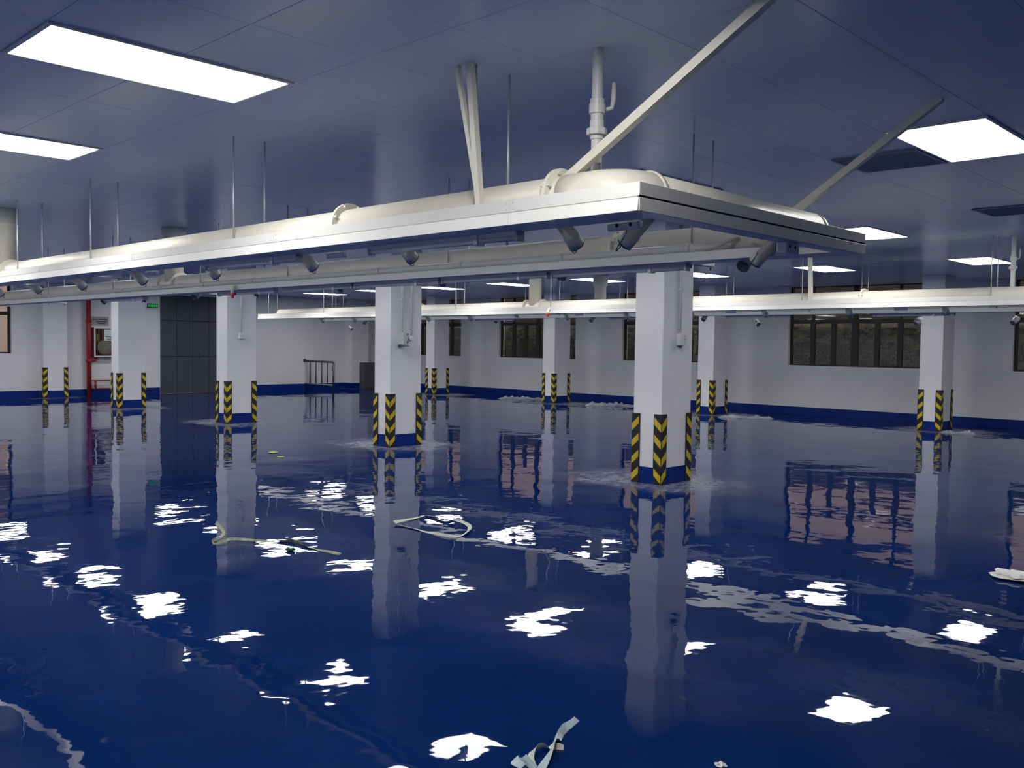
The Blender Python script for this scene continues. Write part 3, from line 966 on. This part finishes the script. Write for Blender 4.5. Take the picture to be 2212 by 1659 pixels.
t = thing('exit_sign', 'small glowing green exit sign left of the grey steel door', 'sign', (11.34, YF - 0.04, 2.46))
obj('case', bx(0, 0.30, 0, 0.0395, 0, 0.13, 0.006), 'exitblack', t)
bm = bmesh.new()
def gb(x0, x1, z0, z1):
    box(bm, x0, x1, -0.003, -0.0005, z0, z1)
# running figure, then strokes of the four characters
gb(0.030, 0.042, 0.092, 0.106); gb(0.024, 0.046, 0.060, 0.088); gb(0.016, 0.026, 0.066, 0.074); gb(0.044, 0.056, 0.074, 0.081); gb(0.018, 0.030, 0.034, 0.058); gb(0.040, 0.056, 0.044, 0.056)
for k in range(4):
    o_ = 0.072 + 0.054 * k
    gb(o_, o_ + 0.044, 0.084, 0.094); gb(o_ + 0.017, o_ + 0.027, 0.036, 0.104); gb(o_ + 0.004, o_ + 0.040, 0.030, 0.040)
    if k % 2:
        gb(o_, o_ + 0.008, 0.040, 0.084); gb(o_ + 0.036, o_ + 0.044, 0.040, 0.084)
    else:
        gb(o_ + 0.006, o_ + 0.038, 0.058, 0.067)
obj('glyph', bm, 'exitgreen', t)
bm = bmesh.new()
for x in (0.05, 0.25):
    sweep(bm, [(x, 0.02, 0.13), (x, 0.02, ZC - 2.46)], 0.004, 6)
obj('hanger', bm, 'rod', t)

# ------------------------------------------------------------------ railing and low cabinet
t = thing('railing', 'dark steel guard railing standing out from the far white wall', 'railing', (16.56, YF, 0))
ry = -1.62
bm = sweep(bmesh.new(), [(0, -0.02, 0.93), (0, ry + 0.05, 0.93), (0, ry + 0.015, 0.915), (0, ry, 0.88)], 0.033, 12)
obj('top_rail', bm, 'steel', t)
obj('post', tubem((0, ry, 0.0), (0, ry, 0.89), 0.036, 12), 'steel', t)
obj('bottom_rail', tubem((0, -0.02, 0.20), (0, ry, 0.20), 0.026, 10), 'rail_light', t)
pb = None
for k in range(4):
    y = ry * (0.2 + 0.2 * k)
    if pb is None:
        pb = obj('baluster', tubem((0, 0, 0.20), (0, 0, 0.92), 0.021, 10), 'steel', t, (0, y, 0))
    else:
        dup(pb, t, (0, y, 0))
obj('wall_flange', lathe(bmesh.new(), [(0.055, -0.03), (0.06, -0.02), (0.06, 0.0)], 16, (0, 0, 0.945), 'y'), 'steel', t)

t = thing('low_cabinet', 'low dark grey metal cabinet against the far wall', 'cabinet', (18.46, 24.72, 0))
obj('body', bx(0, 0.95, 0.02, 0.28, 0.0, 0.88, 0.006), 'hatch', t)
for k in range(2):
    obj('door', bx(0.012 + 0.468 * k, 0.47 + 0.468 * k, 0.006, 0.0195, 0.03, 0.865, 0.004), 'hatch', t)
obj('handle', tubem((0.44, -0.004, 0.40), (0.44, -0.004, 0.52), 0.008, 8), 'steel', t)

# ------------------------------------------------------------------ scraps left on the floor
def ribbon(name, label, cat, pts, wd, m, twist=0.6, seed=1, lift=0.012, group=None):
    rnd = random.Random(seed)
    P = []
    n = 10
    pts = [Vector((*p, 0)) if len(p) == 2 else Vector(p) for p in pts]
    for i in range(len(pts) - 1):          # Catmull-Rom
        p0, p1, p2, p3 = pts[max(i - 1, 0)], pts[i], pts[i + 1], pts[min(i + 2, len(pts) - 1)]
        for k in range(n):
            s = k / n
            P.append(0.5 * ((2 * p1) + (p2 - p0) * s + (2 * p0 - 5 * p1 + 4 * p2 - p3) * s * s + (3 * p1 - p0 - 3 * p2 + p3) * s ** 3))
    P.append(pts[-1])
    org = Vector((P[0].x, P[0].y, 0))
    bm = bmesh.new()
    rows = []
    ph = rnd.random() * 6
    for i, p in enumerate(P):
        t_ = (P[min(i + 1, len(P) - 1)] - P[max(i - 1, 0)])
        t_.z = 0
        t_.normalize()
        side = Vector((-t_.y, t_.x, 0))
        a = twist * math.sin(ph + i * 0.13) + twist * 0.4 * math.sin(1.7 * ph + i * 0.29)
        hw = wd / 2 * (0.92 + 0.1 * math.sin(i * 0.37 + ph))
        sv = side * math.cos(a) * hw + Vector((0, 0, 1)) * math.sin(a) * hw
        base = max(p.z, 0) + abs(math.sin(a)) * hw + 0.0012 + lift * max(0, math.sin(i * 0.12 + ph))
        c = Vector((p.x, p.y, base)) - org
        off = Vector((0, 0, 0.0009))
        rows.append([bm.verts.new(c + sv), bm.verts.new(c - sv), bm.verts.new(c - sv + off), bm.verts.new(c + sv + off)])
    for A, B in zip(rows, rows[1:]):
        for k in range(4):
            bm.faces.new((A[k], A[(k + 1) % 4], B[(k + 1) % 4], B[k]))
    bm.faces.new(rows[0])
    bm.faces.new(rows[-1][::-1])
    bmesh.ops.recalc_face_normals(bm, faces=bm.faces)
    o = obj(name, bm, m, None, org)
    return tag(o, label, cat, group)
G = 'scraps of tape on the floor'
ribbon('tape_strip', 'dirty tape strip knotted at one end, lying on the blue floor', 'tape',
       [(3.739, 7.069), (3.656, 6.789), (3.536, 6.611), (3.413, 6.496), (3.407, 6.413), (3.533, 6.431), (3.674, 6.257), (3.857, 6.089), (3.855, 5.83), (3.89, 5.489)], 0.030, 'tapedirty', 0.9, 3, 0.012, G)
ribbon('tape_loop', 'pale tape strip lying in an open loop on the floor', 'tape',
       [(4.889, 6.107), (5.205, 6.186), (5.337, 6.214), (5.304, 5.925), (5.394, 5.872), (5.274, 5.572), (5.056, 5.39), (4.9, 5.388), (4.881, 5.623), (4.889, 5.87), (4.88, 6.089)], 0.036, 'tape', 0.5, 8, 0.008, G)
ribbon('tape_curl', 'pale blue tape curl at the bottom edge of the photo', 'tape',
       [(2.879, 2.376), (2.773, 2.346), (2.679, 2.306), (2.589, 2.251), (2.49, 2.203), (2.424, 2.185), (2.442, 2.26), (2.448, 2.307), (2.4, 2.275), (2.387, 2.221)], 0.034, 'tapeblue', 0.9, 5, 0.012, G)
ribbon('tape_curl', 'short pale tape tail beside the curl at the bottom edge', 'tape',
       [(2.636, 2.238), (2.61, 2.27), (2.566, 2.29), (2.497, 2.28), (2.455, 2.237)], 0.028, 'tape', 0.9, 6, 0.012, G)

def scrap(name, label, spot, r, m, h=0.02, seed=1, cat='scrap', group='small scraps on the floor', sx=1.0, rotz=0.0):
    """crumpled lump with real thickness"""
    rnd = random.Random(seed)
    bm = bmesh.new()
    bmesh.ops.create_icosphere(bm, subdivisions=3, radius=1)
    for v in bm.verts:
        q = v.co.copy()
        k = 1 + 0.5 * mnoise.noise(q * 1.7 + Vector((seed, 0, 0))) + 0.3 * mnoise.noise(q * 4.1 + Vector((0, seed, 0)))
        v.co = Vector((q.x * r * k * sx, q.y * r * k, max(0.0, (q.z * 0.5 + 0.5)) * h * k))
    zmin = min(v.co.z for v in bm.verts)
    for v in bm.verts:
        v.co.z += 0.001 - zmin
    p = spot
    o = obj(name, bm, m, None, (p[0], p[1], 0))
    o.rotation_euler = (0, 0, rotz)
    return tag(o, label, cat, group)
scrap('green_scrap', 'small dark green crumpled scrap beside the knotted tape', (3.698, 5.849), 0.035, 'green', 0.02, 2)
scrap('yellow_scrap', 'small yellow scrap on the floor left of the twin-conduit column', (6.793, 11.202), 0.06, 'yellowscrap', 0.012, 4)
scrap('yellow_scrap', 'smaller yellow scrap just right of the other yellow scrap', (6.601, 10.688), 0.05, 'yellowscrap', 0.010, 9)
scrap('paper_scrap', 'tiny pale scrap at the bottom edge of the photo', (2.948, 1.734), 0.02, 'paper', 0.012, 5)
scrap('paper_sheet', 'crumpled white paper at the right edge of the floor', (6.905, 1.772), 0.13, 'paper', 0.035, 6, sx=1.4, rotz=2.3)
def film(label, spot, ln, h, seed, rotz):
    rnd = random.Random(seed)
    bm = bmesh.new()
    nx, ny = 34, 12
    g = [[None] * (ny + 1) for _ in range(nx + 1)]
    for i in range(nx + 1):
        for j in range(ny + 1):
            u, v = i / nx, j / ny
            e = min(1, 4 * v, 4 * (1 - v), 8 * u, 8 * (1 - u))
            z = h * e * (0.35 + abs(mnoise.noise(Vector((u * 9, v * 4, seed)))) * 2.2 * (0.35 + 0.65 * abs(math.sin(3.1 * u + seed))))
            g[i][j] = bm.verts.new(((u - 0.5) * ln + 0.03 * mnoise.noise(Vector((u * 7, v * 7, seed + 5))), (v - 0.5) * 0.34 + 0.12 * mnoise.noise(Vector((u * 5, v * 2, seed + 9))), 0.002 + z))
    for i in range(nx):
        for j in range(ny):
            bm.faces.new((g[i][j], g[i + 1][j], g[i + 1][j + 1], g[i][j + 1]))
    p = spot
    o = obj('plastic_film', bm, 'film', None, (p[0], p[1], 0))
    o.rotation_euler = (0, 0, rotz)
    md = o.modifiers.new('thickness', 'SOLIDIFY')
    md.thickness = 0.0015
    tag(o, label, 'plastic film', 'crumpled plastic film on the floor')
film('crumpled clear plastic film left of the third far column', (18.861, 17.789), 1.4, 0.06, 3, 2.1)
film('crumpled clear plastic film left of the nearest column', (18.649, 14.448), 1.3, 0.075, 6, 2.2)
film('crumpled clear plastic film right of the nearest column, near the wall', (18.036, 10.193), 1.2, 0.05, 8, 2.2)
film('crumpled clear plastic film beside the column at right', (18.119, 5.78), 0.6, 0.04, 11, 2.0)

# ------------------------------------------------------------------ outside
tag(obj('outdoor_ground', bx(-40, 80, -60, 90, -0.5, -0.14), 'ground'), 'grey paved ground outside the hall', 'ground', kind='structure')
for k in range(17):
    y = -6 + 2.6 * k
    bm = bmesh.new()
    bmesh.ops.create_icosphere(bm, subdivisions=4, radius=1)
    hh = 1.24 + 0.12 * mnoise.noise(Vector((k * 1.3, 2.0, 0)))
    for v in bm.verts:
        q = v.co.copy()
        s = 1 + 0.10 * mnoise.noise(q * 2.3 + Vector((k, 0, 0))) + 0.08 * mnoise.noise(q * 7 + Vector((0, k, 0)))
        q = Vector([math.copysign(abs(c) ** 0.5, c) for c in q])
        v.co = Vector((q.x * 0.9 * s, q.y * 1.33 * s, q.z * hh * s))
    o = obj('hedge_bush', bm, 'leaf', None, (26.0 + 0.4 * math.sin(k * 2.1), y, hh - 0.16))
    tag(o, 'dark olive hedge bush outside the windows, %s from the right' % ('first second third fourth fifth sixth seventh eighth ninth tenth eleventh twelfth thirteenth fourteenth fifteenth sixteenth seventeenth'.split()[k]), 'bush', 'hedge bushes outside the windows')

def building(name, label, x0, x1, y0, y1, z1, axis, row0=0, plinth=0):
    t = thing(name, label, 'building', (x0, y0, -0.14), 'neighbouring buildings outside')
    obj('walls', bx(0, x1 - x0, 0, y1 - y0, 0, z1), 'facade', t)
    W = (y1 - y0) if axis == 'x' else (x1 - x0)
    proto = None
    n = int(W // 3.2)
    if plinth:
        obj('plinth', bx(-0.12, -0.001, 0, y1 - y0, 0, plinth), 'plinth', t)
    for r in range(row0, int(z1 // 3)):
        for c in range(n):
            u, z = 0.9 + 3.2 * c, 1.0 + 3.0 * r
            loc = (0, u, z) if axis == 'x' else (u, 0, z)
            if proto is None:
                fr = bx(-0.06, 0.1, 0, 1.6, 0, 1.5) if axis == 'x' else bx(0, 1.6, -0.06, 0.1, 0, 1.5)
                gl = bx(-0.075, -0.061, 0.08, 1.52, 0.08, 1.42) if axis == 'x' else bx(0.08, 1.52, -0.075, -0.061, 0.08, 1.42)
                f = obj('window', fr, 'facade', t, loc)
                proto = (f, obj('pane', gl, 'facade_glass', f))
            else:
                f = dup(proto[0], t, loc)
                dup(proto[1], f)
        b = bx(-0.25, 0.0, 0.2, W - 0.2, 3.0 * r + 2.75, 3.0 * r + 2.9) if axis == 'x' else bx(0.2, W - 0.2, -0.25, 0.0, 3.0 * r + 2.75, 3.0 * r + 2.9)
        obj('ledge', b, 'facade', t)
building('neighbour_building', 'beige building seen past the hedge through the right windows', 38, 46, -20, 80, 15, 'x', 2, 4.75)
building('neighbour_building', 'beige building seen through the window at the left edge', -12, 30, 40, 48, 12, 'y', 1)
